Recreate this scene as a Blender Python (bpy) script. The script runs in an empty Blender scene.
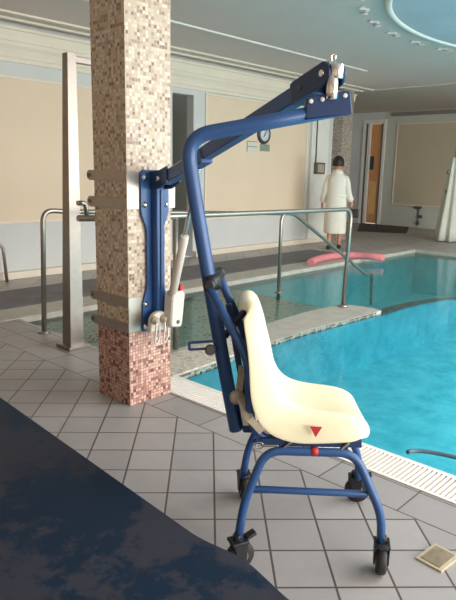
import bpy, bmesh, math, random
from mathutils import Vector, Matrix
R = random.Random(7)
C = bpy.context.scene.collection
SC = bpy.context.scene
PI = math.pi

# ------------------------------------------------------------------ frames
# The pool hall runs along U (away along the left wall) and V (towards the right).
AU = math.radians(47.0)
UX, UY = math.cos(AU), math.sin(AU)
def W(u, v, z=0.0):
    return Vector((u*UX + v*UY, u*UY - v*UX, z))
UV_U, UV_V, UP = W(1, 0), W(0, 1), Vector((0, 0, 1))
X, Y, Z = Vector((1, 0, 0)), Vector((0, 1, 0)), Vector((0, 0, 1))

# ------------------------------------------------------------------ materials
def lin(c):
    c = c/255.0
    return c/12.92 if c <= 0.04045 else ((c+0.055)/1.055)**2.4
def rgb(r, g, b):
    return (lin(r), lin(g), lin(b), 1.0)
MATS = {}
class NT:
    def __init__(s, name):
        s.m = bpy.data.materials.new(name); s.m.use_nodes = True
        s.t = s.m.node_tree; s.t.nodes.clear()
        s.out = s.n('ShaderNodeOutputMaterial')
        s.b = s.n('ShaderNodeBsdfPrincipled'); s.l(s.b.outputs[0], s.out.inputs[0])
    def n(s, typ, **k):
        nd = s.t.nodes.new(typ)
        for a, v in k.items(): setattr(nd, a, v)
        return nd
    def l(s, a, b): s.t.links.new(a, b)
    def math(s, op, a, b=None, c=None):
        nd = s.n('ShaderNodeMath', operation=op)
        for i, v in enumerate((a, b, c)):
            if v is None: continue
            if isinstance(v, (int, float)): nd.inputs[i].default_value = v
            else: s.l(v, nd.inputs[i])
        return nd.outputs[0]
    def vmath(s, op, a, b=None):
        nd = s.n('ShaderNodeVectorMath', operation=op)
        for i, v in enumerate((a, b)):
            if v is None: continue
            if isinstance(v, (tuple, list)): nd.inputs[i].default_value = v
            else: s.l(v, nd.inputs[i])
        return nd.outputs[0]
    def mix(s, f, a, b, blend='MIX'):
        nd = s.n('ShaderNodeMix', data_type='RGBA', blend_type=blend)
        for i, v in ((0, f), (6, a), (7, b)):
            if isinstance(v, (int, float)): nd.inputs[i].default_value = v
            elif isinstance(v, (tuple, list)): nd.inputs[i].default_value = v
            else: s.l(v, nd.inputs[i])
        return nd.outputs[2]
    def noise(s, vec, scale, detail=3.0, rough=0.5):
        nd = s.n('ShaderNodeTexNoise'); nd.inputs['Scale'].default_value = scale
        nd.inputs['Detail'].default_value = detail; nd.inputs['Roughness'].default_value = rough
        if vec is not None: s.l(vec, nd.inputs['Vector'])
        return nd
    def ramp(s, fac, stops, interp='LINEAR'):
        nd = s.n('ShaderNodeValToRGB'); cr = nd.color_ramp; cr.interpolation = interp
        while len(cr.elements) < len(stops): cr.elements.new(0.5)
        for e, (p, c) in zip(cr.elements, stops): e.position = p; e.color = c
        s.l(fac, nd.inputs[0]); return nd.outputs[0]
    def uv(s): return s.n('ShaderNodeTexCoord').outputs['UV']
    def obj(s): return s.n('ShaderNodeTexCoord').outputs['Object']
    def bump(s, h, strength=0.2, dist=0.01):
        nd = s.n('ShaderNodeBump'); nd.inputs['Strength'].default_value = strength
        nd.inputs['Distance'].default_value = dist
        s.l(h, nd.inputs['Height']); s.l(nd.outputs[0], s.b.inputs['Normal'])

def plain(name, col, rough=0.5, metal=0.0, var=0.08, scale=6.0, spec=0.5, bump=0.0, bscale=60.0, detail=3.0):
    if name in MATS: return MATS[name]
    t = NT(name); o = t.obj()
    nz = t.noise(o, scale, detail)
    d = tuple(c*(1-var) for c in col[:3])+(1,); e = tuple(min(1, c*(1+var)) for c in col[:3])+(1,)
    t.l(t.ramp(nz.outputs[0], [(0.3, d), (0.7, e)]), t.b.inputs['Base Color'])
    t.b.inputs['Roughness'].default_value = rough
    t.b.inputs['Metallic'].default_value = metal
    t.b.inputs['Specular IOR Level'].default_value = spec
    if bump:
        nb = t.noise(o, bscale, 2.0); t.bump(nb.outputs[0], bump, 0.003)
    MATS[name] = t.m; return t.m

def tile_nodes(t, vec, size, grout):
    """cell vector (floored), grout mask 1 on joints"""
    s = t.vmath('MULTIPLY', vec, (1/size[0], 1/size[1], 0.0))
    fl = t.vmath('FLOOR', s)
    fr = t.vmath('FRACTION', s)
    sp = t.n('ShaderNodeSeparateXYZ'); t.l(fr, sp.inputs[0])
    m = None
    for i, ax in enumerate('XY'):
        d = t.math('ABSOLUTE', t.math('SUBTRACT', sp.outputs[ax], 0.5))
        g = t.math('GREATER_THAN', d, 0.5 - grout/size[i]/2)
        m = g if m is None else t.math('MAXIMUM', m, g)
    return fl, m

def mosaic(name, stops, size=0.0194, grout=0.0028, gcol=rgb(150, 138, 122), rough=0.35, low=None, low_grout=None, low_h=0.45):
    t = NT(name); u = t.uv()
    fl, m = tile_nodes(t, u, (size, size), grout)
    wn = t.n('ShaderNodeTexWhiteNoise', noise_dimensions='2D'); t.l(fl, wn.inputs['Vector'])
    col = t.ramp(wn.outputs['Value'], stops, 'CONSTANT')
    nz = t.noise(u, 9.0, 2.0)
    col = t.mix(t.math('MULTIPLY', nz.outputs[0], 0.25), col, rgb(150, 130, 110))
    g = gcol
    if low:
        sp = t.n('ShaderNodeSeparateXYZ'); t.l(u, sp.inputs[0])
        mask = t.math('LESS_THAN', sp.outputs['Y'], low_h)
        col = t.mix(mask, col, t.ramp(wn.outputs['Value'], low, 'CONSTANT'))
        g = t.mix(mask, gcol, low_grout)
    col = t.mix(m, col, g)
    t.l(col, t.b.inputs['Base Color'])
    t.l(t.math('MULTIPLY_ADD', m, 0.4, rough), t.b.inputs['Roughness'])
    t.bump(t.math('SUBTRACT', 1.0, m), 0.3, 0.002)
    return t.m

def floor_tiles(name, size, c1, c2, gcol, grout=0.008, rough=0.42, rot=0.0, off=(0, 0)):
    t = NT(name); u = t.obj()
    mp = t.n('ShaderNodeMapping', vector_type='TEXTURE'); t.l(u, mp.inputs[0])
    mp.inputs['Location'].default_value = (off[0], off[1], 0); mp.inputs['Rotation'].default_value = (0, 0, rot)
    fl, m = tile_nodes(t, mp.outputs[0], size, grout)
    wn = t.n('ShaderNodeTexWhiteNoise', noise_dimensions='2D'); t.l(fl, wn.inputs['Vector'])
    col = t.mix(wn.outputs['Value'], c1, c2)
    nz = t.noise(u, 14.0, 5.0, 0.65)
    col = t.mix(t.math('MULTIPLY', nz.outputs[0], 0.45), col, tuple(c*0.72 for c in c1[:3])+(1,))
    nz2 = t.noise(u, 1.1, 4.0, 0.6)                     # damp, dulled patches
    damp = t.ramp(nz2.outputs[0], [(0.46, (0, 0, 0, 1)), (0.66, (1, 1, 1, 1))])
    col = t.mix(t.math('MULTIPLY', damp, 0.22), col, tuple(c*0.6 for c in c2[:3])+(1,))
    col = t.mix(m, col, gcol)
    t.l(col, t.b.inputs['Base Color'])
    t.l(t.math('MULTIPLY_ADD', nz.outputs[0], 0.25, rough-0.1), t.b.inputs['Roughness'])
    t.bump(t.math('ADD', t.math('SUBTRACT', 1.0, m), t.math('MULTIPLY', nz.outputs[0], 0.3)), 0.3, 0.003)
    return t.m

M = {}
M['blue'] = plain('blue_enamel', rgb(42, 78, 128), 0.4, var=0.06)
M['blue_dark'] = plain('dark_blue_enamel', rgb(30, 54, 94), 0.42, var=0.06)
M['steel'] = plain('brushed_stainless_steel', rgb(168, 160, 150), 0.36, 0.9, var=0.05, scale=20)
M['steel_dark'] = plain('dull_stainless_steel', rgb(140, 130, 122), 0.32, 0.9, var=0.06, scale=20)
M['chrome'] = plain('polished_chrome', rgb(225, 222, 220), 0.16, 1.0, var=0.03)
M['rubber'] = plain('black_rubber', rgb(38, 35, 35), 0.6, var=0.15)
M['hub'] = plain('grey_wheel_hub', rgb(88, 84, 82), 0.5, var=0.1)
M['black'] = plain('black_plastic', rgb(30, 30, 34), 0.45, var=0.1)
M['cream'] = plain('cream_plastic', rgb(230, 222, 188), 0.4, var=0.025, scale=4)
M['motor'] = plain('pale_grey_plastic', rgb(198, 190, 178), 0.45, var=0.04)
M['strap'] = plain('beige_webbing', rgb(158, 148, 130), 0.8, var=0.1, scale=60)
M['red'] = plain('red_paint', rgb(178, 40, 38), 0.5, var=0.05)
M['white'] = plain('white_paint', rgb(226, 222, 214), 0.5, var=0.03)
M['wall_lower'] = plain('pale_grey_wall_paint', rgb(205, 205, 202), 0.75, var=0.03, scale=1.5)
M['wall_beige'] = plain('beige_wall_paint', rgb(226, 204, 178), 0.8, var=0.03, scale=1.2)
M['wall_back'] = plain('greenish_white_wall_paint', rgb(196, 196, 184), 0.8, var=0.04, scale=1.2)
M['cornice'] = plain('cream_plaster', rgb(226, 214, 196), 0.8, var=0.03, scale=3)
M['ceiling'] = plain('grey_ceiling_paint', rgb(214, 199, 194), 0.85, var=0.02, scale=1.0)
M['soffit'] = plain('taupe_far_ceiling', rgb(200, 190, 178), 0.85, var=0.03, scale=1.0)  # far ceiling end, slightly darker and browner than the main ceiling
M['sky_paint'] = plain('pale_blue_ceiling_paint', rgb(188, 194, 204), 0.8, var=0.08, scale=1.4)
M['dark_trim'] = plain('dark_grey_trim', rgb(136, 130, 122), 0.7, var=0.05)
M['coping'] = plain('pale_stone_coping', rgb(176, 171, 160), 0.55, var=0.1, scale=8)
M['dark_rubber'] = plain('dark_grey_rubber_matting', rgb(108, 104, 106), 0.8, var=0.12, scale=5, bump=0.3)
M['pink'] = plain('pink_foam', rgb(208, 126, 130), 0.75, var=0.06, scale=20)
M['rug'] = plain('dark_brown_rug', rgb(78, 68, 62), 0.95, var=0.2, scale=18)
M['towel'] = plain('white_terry_cloth', rgb(228, 222, 208), 0.95, var=0.04, scale=25, bump=0.4, bscale=120)
M['drape'] = plain('pale_green_white_cloth', rgb(212, 214, 200), 0.95, var=0.04, scale=12)
M['skin'] = plain('skin', rgb(196, 138, 108), 0.55, var=0.05, scale=15)
M['hair'] = plain('dark_brown_hair', rgb(38, 28, 26), 0.55, var=0.25, scale=60, bump=0.6, bscale=150)
M['shoe'] = plain('black_leather', rgb(40, 34, 34), 0.5, var=0.1)
M['brass'] = plain('dull_brass', rgb(140, 126, 104), 0.5, 0.3, var=0.18, scale=40)
M['brass_pale'] = plain('pale_brass', rgb(190, 174, 146), 0.5, 0.2, var=0.08, scale=40)
M['hose'] = plain('grey_hose_plastic', rgb(84, 98, 110), 0.4, var=0.08)
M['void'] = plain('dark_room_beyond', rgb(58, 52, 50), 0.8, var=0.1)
M['reveal'] = plain('grey_green_paint', rgb(150, 150, 140), 0.8, var=0.04)
M['glass_dark'] = plain('dark_glass_pane', rgb(60, 66, 70), 0.15, var=0.1)
M['paper'] = plain('white_paper', rgb(214, 208, 198), 0.8, var=0.03)
M['print'] = plain('grey_green_print', rgb(136, 146, 130), 0.8, var=0.25, scale=40)
M['clock_rim'] = plain('dark_brown_clock_rim', rgb(74, 60, 58), 0.45, var=0.1)
M['clock_face'] = plain('pale_blue_clock_face', rgb(206, 212, 220), 0.5, var=0.03)
M['grating'] = plain('white_plastic_grating', rgb(232, 226, 216), 0.5, var=0.05)
M['gutter'] = plain('dark_gutter', rgb(92, 88, 80), 0.7, var=0.15)

# door wood
t = NT('orange_wood'); o = t.obj()
mp = t.n('ShaderNodeMapping'); t.l(o, mp.inputs[0]); mp.inputs['Scale'].default_value = (14, 14, 1.2)
nz = t.noise(mp.outputs[0], 2.0, 5, 0.6)
t.l(t.ramp(nz.outputs[0], [(0.3, rgb(200, 136, 84)), (0.7, rgb(220, 160, 104))]), t.b.inputs['Base Color'])
t.b.inputs['Roughness'].default_value = 0.45; M['wood'] = t.m

# pillar mosaics
BEIGE = [(0.0, rgb(206, 190, 168)), (0.2, rgb(190, 168, 146)), (0.4, rgb(216, 204, 186)), (0.56, rgb(176, 150, 128)),
         (0.7, rgb(196, 174, 146)), (0.82, rgb(156, 126, 104)), (0.92, rgb(136, 104, 86)), (0.97, rgb(112, 82, 68))]
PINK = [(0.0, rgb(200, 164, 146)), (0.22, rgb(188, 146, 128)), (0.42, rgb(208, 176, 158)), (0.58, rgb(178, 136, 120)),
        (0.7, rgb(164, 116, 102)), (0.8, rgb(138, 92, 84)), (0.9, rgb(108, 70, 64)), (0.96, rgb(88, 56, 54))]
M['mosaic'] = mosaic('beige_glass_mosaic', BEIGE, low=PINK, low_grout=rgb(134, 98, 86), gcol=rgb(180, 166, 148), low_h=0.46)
M['mosaic_grey'] = mosaic('grey_beige_mosaic', [(0.0, rgb(176, 164, 152)), (0.3, rgb(150, 138, 128)), (0.55, rgb(192, 182, 168)),
         (0.75, rgb(126, 112, 102)), (0.92, rgb(104, 90, 82))], gcol=rgb(150, 140, 128))
M['mosaic_white'] = mosaic('white_pool_mosaic', [(0.0, rgb(214, 208, 194)), (0.35, rgb(196, 190, 176)), (0.65, rgb(224, 218, 206)), (0.9, rgb(176, 170, 158))],
         size=0.025, gcol=rgb(168, 160, 146))
M['mosaic_band'] = mosaic('dark_speckled_waterline_mosaic', [(0.0, rgb(104, 120, 112)), (0.22, rgb(58, 66, 66)), (0.45, rgb(140, 146, 132)), (0.6, rgb(40, 44, 46)),
         (0.78, rgb(96, 128, 122)), (0.9, rgb(70, 56, 48))], size=0.03, gcol=rgb(150, 158, 146))
# entry channel mosaic: pale sea green, broken by drifts of dark stones
def channel_mat():
    t = NT('sea_green_channel_mosaic'); u = t.uv()
    fl, m = tile_nodes(t, u, (0.03, 0.03), 0.003)
    wn = t.n('ShaderNodeTexWhiteNoise', noise_dimensions='2D'); t.l(fl, wn.inputs['Vector'])
    col = t.ramp(wn.outputs['Value'], [(0, rgb(188, 202, 184)), (0.3, rgb(170, 190, 174)), (0.6, rgb(202, 212, 194)), (0.85, rgb(150, 180, 166))], 'CONSTANT')
    nz = t.noise(u, 1.3, 3.0, 0.6)
    dr = t.ramp(nz.outputs[0], [(0.54, (0, 0, 0, 1)), (0.66, (1, 1, 1, 1))])
    wn2 = t.n('ShaderNodeTexWhiteNoise', noise_dimensions='3D'); t.l(t.vmath('ADD', fl, (7, 3, 5)), wn2.inputs['Vector'])
    dk = t.math('LESS_THAN', wn2.outputs['Value'], t.math('MULTIPLY_ADD', dr, 0.5, 0.01))
    tl = t.mix(t.math('MULTIPLY', dr, 0.55), col, rgb(62, 150, 140))
    col = t.mix(dk, tl, rgb(44, 52, 50))
    col = t.mix(m, col, rgb(150, 164, 150))
    t.l(col, t.b.inputs['Base Color']); t.b.inputs['Roughness'].default_value = 0.4
    return t.m
M['channel'] = channel_mat()
def pool_mat(name, a, b, speck=0.0):
    t = NT(name); u = t.uv()
    nz = t.noise(u, 4.5, 4.0, 0.65)
    col = t.ramp(nz.outputs[0], [(0.3, a), (0.7, b)])
    fl, m = tile_nodes(t, u, (0.05, 0.05), 0.004)
    wn = t.n('ShaderNodeTexWhiteNoise', noise_dimensions='2D'); t.l(fl, wn.inputs['Vector'])
    col = t.mix(t.math('MULTIPLY', wn.outputs['Value'], 0.35), col, b)
    if speck:
        nz2 = t.noise(u, 0.9, 2.0)
        th = t.ramp(nz2.outputs[0], [(0.5, (0, 0, 0, 1)), (0.7, (1, 1, 1, 1))])
        dk = t.math('GREATER_THAN', wn.outputs['Value'], t.math('SUBTRACT', 1.0, t.math('MULTIPLY', th, speck)))
        col = t.mix(dk, col, rgb(50, 70, 72))
    t.l(col, t.b.inputs['Base Color']); t.b.inputs['Roughness'].default_value = 0.4
    return t.m
M['pool_bright'] = pool_mat('turquoise_pool_paint', rgb(40, 164, 186), rgb(92, 208, 220))
M['pool_step'] = pool_mat('speckled_pool_step', rgb(96, 176, 180), rgb(140, 206, 206), 0.3)
M['pool_deep'] = pool_mat('deep_teal_pool_paint', rgb(90, 214, 224), rgb(140, 234, 236))
# water: clear tinted surface with a glossy skin
def water_mat():
    t = NT('pool_water_surface'); t.t.nodes.remove(t.b)
    o = t.obj()
    nz = t.noise(o, 5.0, 3.0, 0.55); nz2 = t.noise(o, 22.0, 2.0)
    h = t.math('ADD', nz.outputs[0], t.math('MULTIPLY', nz2.outputs[0], 0.25))
    bp = t.n('ShaderNodeBump'); bp.inputs['Strength'].default_value = 0.28; bp.inputs['Distance'].default_value = 0.02
    t.l(h, bp.inputs['Height'])
    fr = t.n('ShaderNodeFresnel'); fr.inputs['IOR'].default_value = 1.2; t.l(bp.outputs[0], fr.inputs['Normal'])
    tr = t.n('ShaderNodeBsdfTransparent'); tr.inputs[0].default_value = (0.92, 0.99, 0.99, 1)
    gl = t.n('ShaderNodeBsdfGlossy'); gl.inputs['Roughness'].default_value = 0.05; t.l(bp.outputs[0], gl.inputs['Normal'])
    mx = t.n('ShaderNodeMixShader'); t.l(fr.outputs[0], mx.inputs[0]); t.l(tr.outputs[0], mx.inputs[1]); t.l(gl.outputs[0], mx.inputs[2])
    t.l(mx.outputs[0], t.out.inputs[0]); return t.m
M['water'] = water_mat()
# worn navy vinyl
def vinyl():
    t = NT('worn_navy_vinyl'); o = t.obj()
    nz = t.noise(o, 11.0, 6.0, 0.72); nz2 = t.noise(o, 2.2, 2.0)
    mask = t.ramp(t.math('ADD', t.math('MULTIPLY', nz.outputs[0], 0.6), t.math('MULTIPLY', nz2.outputs[0], 0.6)), [(0.59, (0, 0, 0, 1)), (0.65, (1, 1, 1, 1))])
    col = t.mix(mask, rgb(22, 40, 60), rgb(54, 56, 66))
    t.l(col, t.b.inputs['Base Color'])
    t.l(t.math('MULTIPLY_ADD', mask, 0.15, 0.55), t.b.inputs['Roughness'])
    t.b.inputs['Specular IOR Level'].default_value = 0.15
    nb = t.noise(o, 140.0, 2.0); t.bump(nb.outputs[0], 0.15, 0.002)
    return t.m
M['vinyl'] = vinyl()
G1, G2, GR = rgb(170, 164, 161), rgb(154, 149, 147), rgb(84, 74, 70)
M['tiles'] = floor_tiles('grey_stone_floor_tiles', (0.205, 0.2045), G1, G2, GR, 0.0085, rot=math.radians(2.0), off=(-0.036, 2.19))
M['border_tiles'] = floor_tiles('grey_border_tiles', (0.4, 0.205), G1, G2, GR, 0.007, rot=AU - PI/2, off=tuple(W(2.165, -1.425)[:2]))
M['walk_tiles'] = floor_tiles('grey_walkway_tiles', (0.3, 0.3), rgb(182, 174, 168), rgb(168, 161, 156), rgb(98, 90, 86), 0.008, rot=math.radians(2.0))

# ------------------------------------------------------------------ mesh building (all coordinates are world coordinates)
class MB:
    def __init__(s): s.bm = bmesh.new(); s.uv = s.bm.loops.layers.uv.new('uv')
    def poly(s, pts, uvs=None, smooth=False):
        vs = [s.bm.verts.new(p) for p in pts]
        f = s.bm.faces.new(vs); f.smooth = smooth
        f.normal_update(); n = f.normal
        for i, lp in enumerate(f.loops):
            if uvs: lp[s.uv].uv = uvs[i]
            else: lp[s.uv].uv = autouv(vs[i].co, n)
        return f
    def grid(s, rows, close=False, capa=False, capb=False, smooth=True):
        V = [[s.bm.verts.new(p) for p in r] for r in rows]
        n = len(rows[0])
        for i in range(len(V)-1):
            for j in range(n if close else n-1):
                k = (j+1) % n
                try: f = s.bm.faces.new((V[i][j], V[i][k], V[i+1][k], V[i+1][j]))
                except ValueError: continue
                f.smooth = smooth
        for flag, row in ((capa, V[0][::-1]), (capb, V[-1])):
            if flag:
                f = s.bm.faces.new(row); f.smooth = False
        return s
    def box(s, c, ax, h, taper=None, bevel=0.0):
        """c centre, ax three axes, h half sizes; taper = scale of the top face"""
        c = Vector(c); a, b, d = ax
        tp = taper if taper is not None else 1.0
        P = {}
        for i in (-1, 1):
            for j in (-1, 1):
                for k in (-1, 1):
                    f = tp if k > 0 else 1.0
                    P[i, j, k] = c + a*(h[0]*i*f) + b*(h[1]*j*f) + d*(h[2]*k)
        vs = {k: s.bm.verts.new(p) for k, p in P.items()}
        F = [[(-1,-1,-1),(-1,1,-1),(1,1,-1),(1,-1,-1)], [(-1,-1,1),(1,-1,1),(1,1,1),(-1,1,1)],
             [(-1,-1,-1),(1,-1,-1),(1,-1,1),(-1,-1,1)], [(1,-1,-1),(1,1,-1),(1,1,1),(1,-1,1)],
             [(1,1,-1),(-1,1,-1),(-1,1,1),(1,1,1)], [(-1,1,-1),(-1,-1,-1),(-1,-1,1),(-1,1,1)]]
        fs = []
        for q in F:
            f = s.bm.faces.new([vs[k] for k in q]); f.normal_update(); fs.append(f)
            for lp in f.loops: lp[s.uv].uv = autouv(lp.vert.co, f.normal)
        if bevel:
            es = list({e for f in fs for e in f.edges})
            r = bmesh.ops.bevel(s.bm, geom=es, offset=bevel, segments=2, affect='EDGES', profile=0.5)
            for f in r['faces']: f.smooth = True
        return s
    def ubox(s, u0, u1, v0, v1, z0, z1, bevel=0.0, taper=None):
        return s.box(W((u0+u1)/2, (v0+v1)/2, (z0+z1)/2), (UV_U, UV_V, UP), ((u1-u0)/2, (v1-v0)/2, (z1-z0)/2), taper, bevel)
    def tube(s, pts, r, seg=12, caps=True, rend=None):
        pts = [Vector(p) for p in pts]; n = len(pts)
        T = []
        for i in range(n):
            a = pts[max(0, i-1)]; b = pts[min(n-1, i+1)]
            T.append((b-a).normalized())
        ref = Vector((0, 0, 1)) if abs(T[0].z) < 0.9 else Vector((1, 0, 0))
        N = (ref - T[0]*ref.dot(T[0])).normalized()
        rows = []
        for i in range(n):
            N = (N - T[i]*N.dot(T[i])).normalized(); B = T[i].cross(N)
            rr = r[i] if isinstance(r, (list, tuple)) else r
            rows.append([pts[i] + N*(rr*math.cos(2*PI*k/seg)) + B*(rr*math.sin(2*PI*k/seg)) for k in range(seg)])
        return s.grid(rows, True, caps, caps)
    def cyl(s, a, b, r, seg=16, r2=None):
        a, b = Vector(a), Vector(b); d = b-a; e = min(0.12, 0.003/max(d.length, 1e-6))
        r2 = r if r2 is None else r2
        return s.tube([a, a+d*e, b-d*e, b], [r*0.9, r, r2, r2*0.9], seg)
    def bar(s, a, b, w, h, side=None, bevel=0.004):
        """rectangular bar a->b, w across `side`, h the other way"""
        a, b = Vector(a), Vector(b); d = (b-a); L = d.length; d.normalize()
        sd = Vector(side) if side is not None else Z
        sd = (sd - d*sd.dot(d)).normalized(); o = d.cross(sd)
        return s.box((a+b)/2, (sd, o, d), (w/2, h/2, L/2), None, bevel)
    def prism(s, pts, n, th, bevel=0.0):
        """outline pts extruded by th along n, centred"""
        n = Vector(n).normalized()
        lo = [s.bm.verts.new(Vector(p)-n*th/2) for p in pts]; hi = [s.bm.verts.new(Vector(p)+n*th/2) for p in pts]
        fs = [s.bm.faces.new(lo[::-1]), s.bm.faces.new(hi)]
        k = len(pts)
        for i in range(k): fs.append(s.bm.faces.new((lo[i], lo[(i+1) % k], hi[(i+1) % k], hi[i])))
        for f in fs:
            f.normal_update()
            for lp in f.loops: lp[s.uv].uv = autouv(lp.vert.co, f.normal)
        if bevel:
            es = list({e for f in fs[:2] for e in f.edges})
            r = bmesh.ops.bevel(s.bm, geom=es, offset=bevel, segments=2, affect='EDGES')
            for f in r['faces']: f.smooth = True
        return s
    def lathe(s, prof, c, axis, seg=24, caps=True):
        axis = Vector(axis).normalized(); c = Vector(c)
        ref = Z if abs(axis.z) < 0.9 else X
        a = (ref - axis*ref.dot(axis)).normalized(); b = axis.cross(a)
        rows = [[c + axis*h + a*(r*math.cos(2*PI*k/seg)) + b*(r*math.sin(2*PI*k/seg)) for k in range(seg)] for r, h in prof]
        return s.grid(rows, True, caps, caps)
    def ball(s, c, r, seg=14, squash=(1, 1, 1)):
        rows = []
        for i in range(1, 9):
            th = PI*i/9
            rows.append([Vector(c)+Vector((r*squash[0]*math.sin(th)*math.cos(2*PI*k/seg), r*squash[1]*math.sin(th)*math.sin(2*PI*k/seg), -r*squash[2]*math.cos(th))) for k in range(seg)])
        return s.grid(rows, True, True, True)
    def build(s, name, mat, parent=None, loc=None, recalc=True, **props):
        if recalc: bmesh.ops.recalc_face_normals(s.bm, faces=s.bm.faces)
        base = Vector(loc) if loc is not None else Vector((0, 0, 0))
        if parent is not None: base = wloc(parent)
        for v in s.bm.verts: v.co -= base
        me = bpy.data.meshes.new(name); s.bm.to_mesh(me); s.bm.free()
        me.materials.append(mat)
        o = bpy.data.objects.new(name, me); C.objects.link(o)
        if parent is not None: o.parent = parent
        else: o.location = base
        for k, v in props.items(): o[k] = v
        return o
def wloc(o):
    p = Vector((0, 0, 0))
    while o is not None: p += o.location; o = o.parent
    return p
def autouv(co, n):
    """metres on the face: horizontal faces use U/V, upright ones run along and z"""
    if abs(n.z) > 0.7: return (co.x*UX + co.y*UY, co.x*UY - co.y*UX)
    d = Vector((-n.y, n.x, 0)).normalized()
    return (co.dot(d), co.z)
def thing(name, label, cat, loc, group=None):
    o = bpy.data.objects.new(name, None); C.objects.link(o)
    o.location = loc; o.empty_display_size = 0.1
    o['label'] = label; o['category'] = cat
    if group: o['group'] = group
    return o
def tag(o, label, cat, group=None, kind=None):
    o['label'] = label; o['category'] = cat
    if group: o['group'] = group
    if kind: o['kind'] = kind
    return o
def struct(o, label=None, cat=None):
    o['kind'] = 'structure'
    if label: o['label'] = label
    if cat: o['category'] = cat
    return o
def fillet(pts, r, n=6):
    """round the inner corners of a polyline"""
    pts = [Vector(p) for p in pts]; out = [pts[0]]
    rs = r if isinstance(r, (list, tuple)) else [r]*(len(pts)-2)
    for i in range(1, len(pts)-1):
        a, b, c = pts[i-1], pts[i], pts[i+1]
        d1 = (a-b); d2 = (c-b); l = min(rs[i-1], d1.length*0.49, d2.length*0.49)
        p, q = b+d1.normalized()*l, b+d2.normalized()*l
        for k in range(n+1):
            s = k/n; out.append(p*(1-s)**2 + b*(2*s*(1-s)) + q*s*s)
    out.append(pts[-1]); return out

# ------------------------------------------------------------------ camera
H = 1.38; pitch = math.atan((300-171.2)/600); roll = 0.020
fwd = Vector((0, math.cos(pitch), -math.sin(pitch))); up = Vector((0, math.sin(pitch), math.cos(pitch)))
rt = X*math.cos(roll) + up*math.sin(roll); cu = up*math.cos(roll) - X*math.sin(roll)
cam = bpy.data.objects.new('camera', bpy.data.cameras.new('camera')); C.objects.link(cam)
cam.matrix_world = Matrix(((rt.x, cu.x, -fwd.x, 0), (rt.y, cu.y, -fwd.y, 0), (rt.z, cu.z, -fwd.z, H), (0, 0, 0, 1)))
cam.data.sensor_fit = 'VERTICAL'; cam.data.sensor_height = 24; cam.data.lens = 24.0
cam.data.clip_start = 0.05; SC.camera = cam

# ------------------------------------------------------------------ room shell
VL, UB, ZC = -7.1, 15.2, 3.05           # left wall, back wall, ceiling
UN, VR = -3.0, 5.0                      # behind the camera, window side
PU0, PU1, PV0 = 2.63, 10.6, -5.1        # pool basin
WL = -0.045                             # water level
def slab(u0, u1, v0, v1, z1, z0, name, mat, **k):
    return struct(MB().ubox(u0, u1, v0, v1, z0, z1).build(name, mat), **k)
slab(UN, 2.16, -6.3, VR, 0, -0.1, 'floor', M['tiles'])
slab(2.16, 2.385, -6.3, VR, 0, -0.1, 'floor_border', M['border_tiles'])
slab(UN, UB, VL, -6.3, 0, -0.1, 'floor_walkway', M['walk_tiles'])
slab(2.385, UB, -6.3, -5.5, 0, -0.1, 'floor_poolside', M['walk_tiles'])
slab(PU1+0.35, UB, -5.5, VR, 0, -0.1, 'floor_far_side', M['walk_tiles'])
slab(PU1+0.35, UB, -10.1, VL, 0, -0.1, 'floor_alcove', M['walk_tiles'])
slab(2.385, PU1, -5.5, PV0, 0.012, -0.12, 'pool_edge_trim', M['coping'])
slab(PU1, PU1+0.35, -5.5, VR, 0.012, -0.12, 'pool_far_trim', M['coping'])
slab(2.385, PU0, PV0, -2.95, 0, -0.12, 'floor_entry', M['border_tiles'])
# basin
b = MB(); Zs, Zd = -0.55, -0.8
b.poly([W(PU0, -3.0, Zs), W(7.0, -3.0, Zs), W(7.0, VR, Zs), W(PU0, VR, Zs)])
struct(b.build('pool_floor', M['pool_bright']))
# far basin, deeper
b = MB(); b.poly([W(5.75, PV0, Zd), W(PU1, PV0, Zd), W(PU1, VR, Zd), W(5.75, VR, Zd)])
b.poly([W(PU1, PV0, Zd), W(PU1, VR, Zd), W(PU1, VR, 0), W(PU1, PV0, 0)])
b.poly([W(5.75, PV0, Zd), W(PU1, PV0, Zd), W(PU1, PV0, 0), W(5.75, PV0, 0)])
struct(b.build('pool_deep_floor', M['pool_deep']))
b = MB(); b.poly([W(PU1-0.004, PV0, -0.11), W(PU1-0.004, VR, -0.11), W(PU1-0.004, VR, 0), W(PU1-0.004, PV0, 0)]); b.poly([W(PU0, PV0+0.004, -0.11), W(PU1, PV0+0.004, -0.11), W(PU1, PV0+0.004, 0), W(PU0, PV0+0.004, 0)])
struct(b.build('pool_rim_trim', M['coping']))
# sloping entry channel beside the left edge
b = MB()
stations = [(2.63, -0.08), (3.6, -0.09), (4.6, -0.10), (5.6, -0.11), (5.85, -0.25), (6.3, -0.4), (6.8, -0.6), (7.3, -0.79)]
b2 = MB()
for (a, za), (c, zc) in zip(stations[:-1], stations[1:]):
    (b if c < 5.7 else b2).poly([W(a, PV0, za), W(c, PV0, zc), W(c, -3.3, zc), W(a, -3.3, za)])
struct(b2.build('pool_ramp_floor', M['pool_deep']))
b.poly([W(2.63, PV0, -0.1), W(5.75, PV0, -0.4), W(5.75, PV0, 0), W(2.63, PV0, 0)])
b.poly([W(2.63, PV0, -0.1), W(2.63, -3.3, -0.1), W(2.63, -3.3, 0), W(2.63, PV0, 0)])
struct(b.build('pool_channel_floor', M['channel']))
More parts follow.
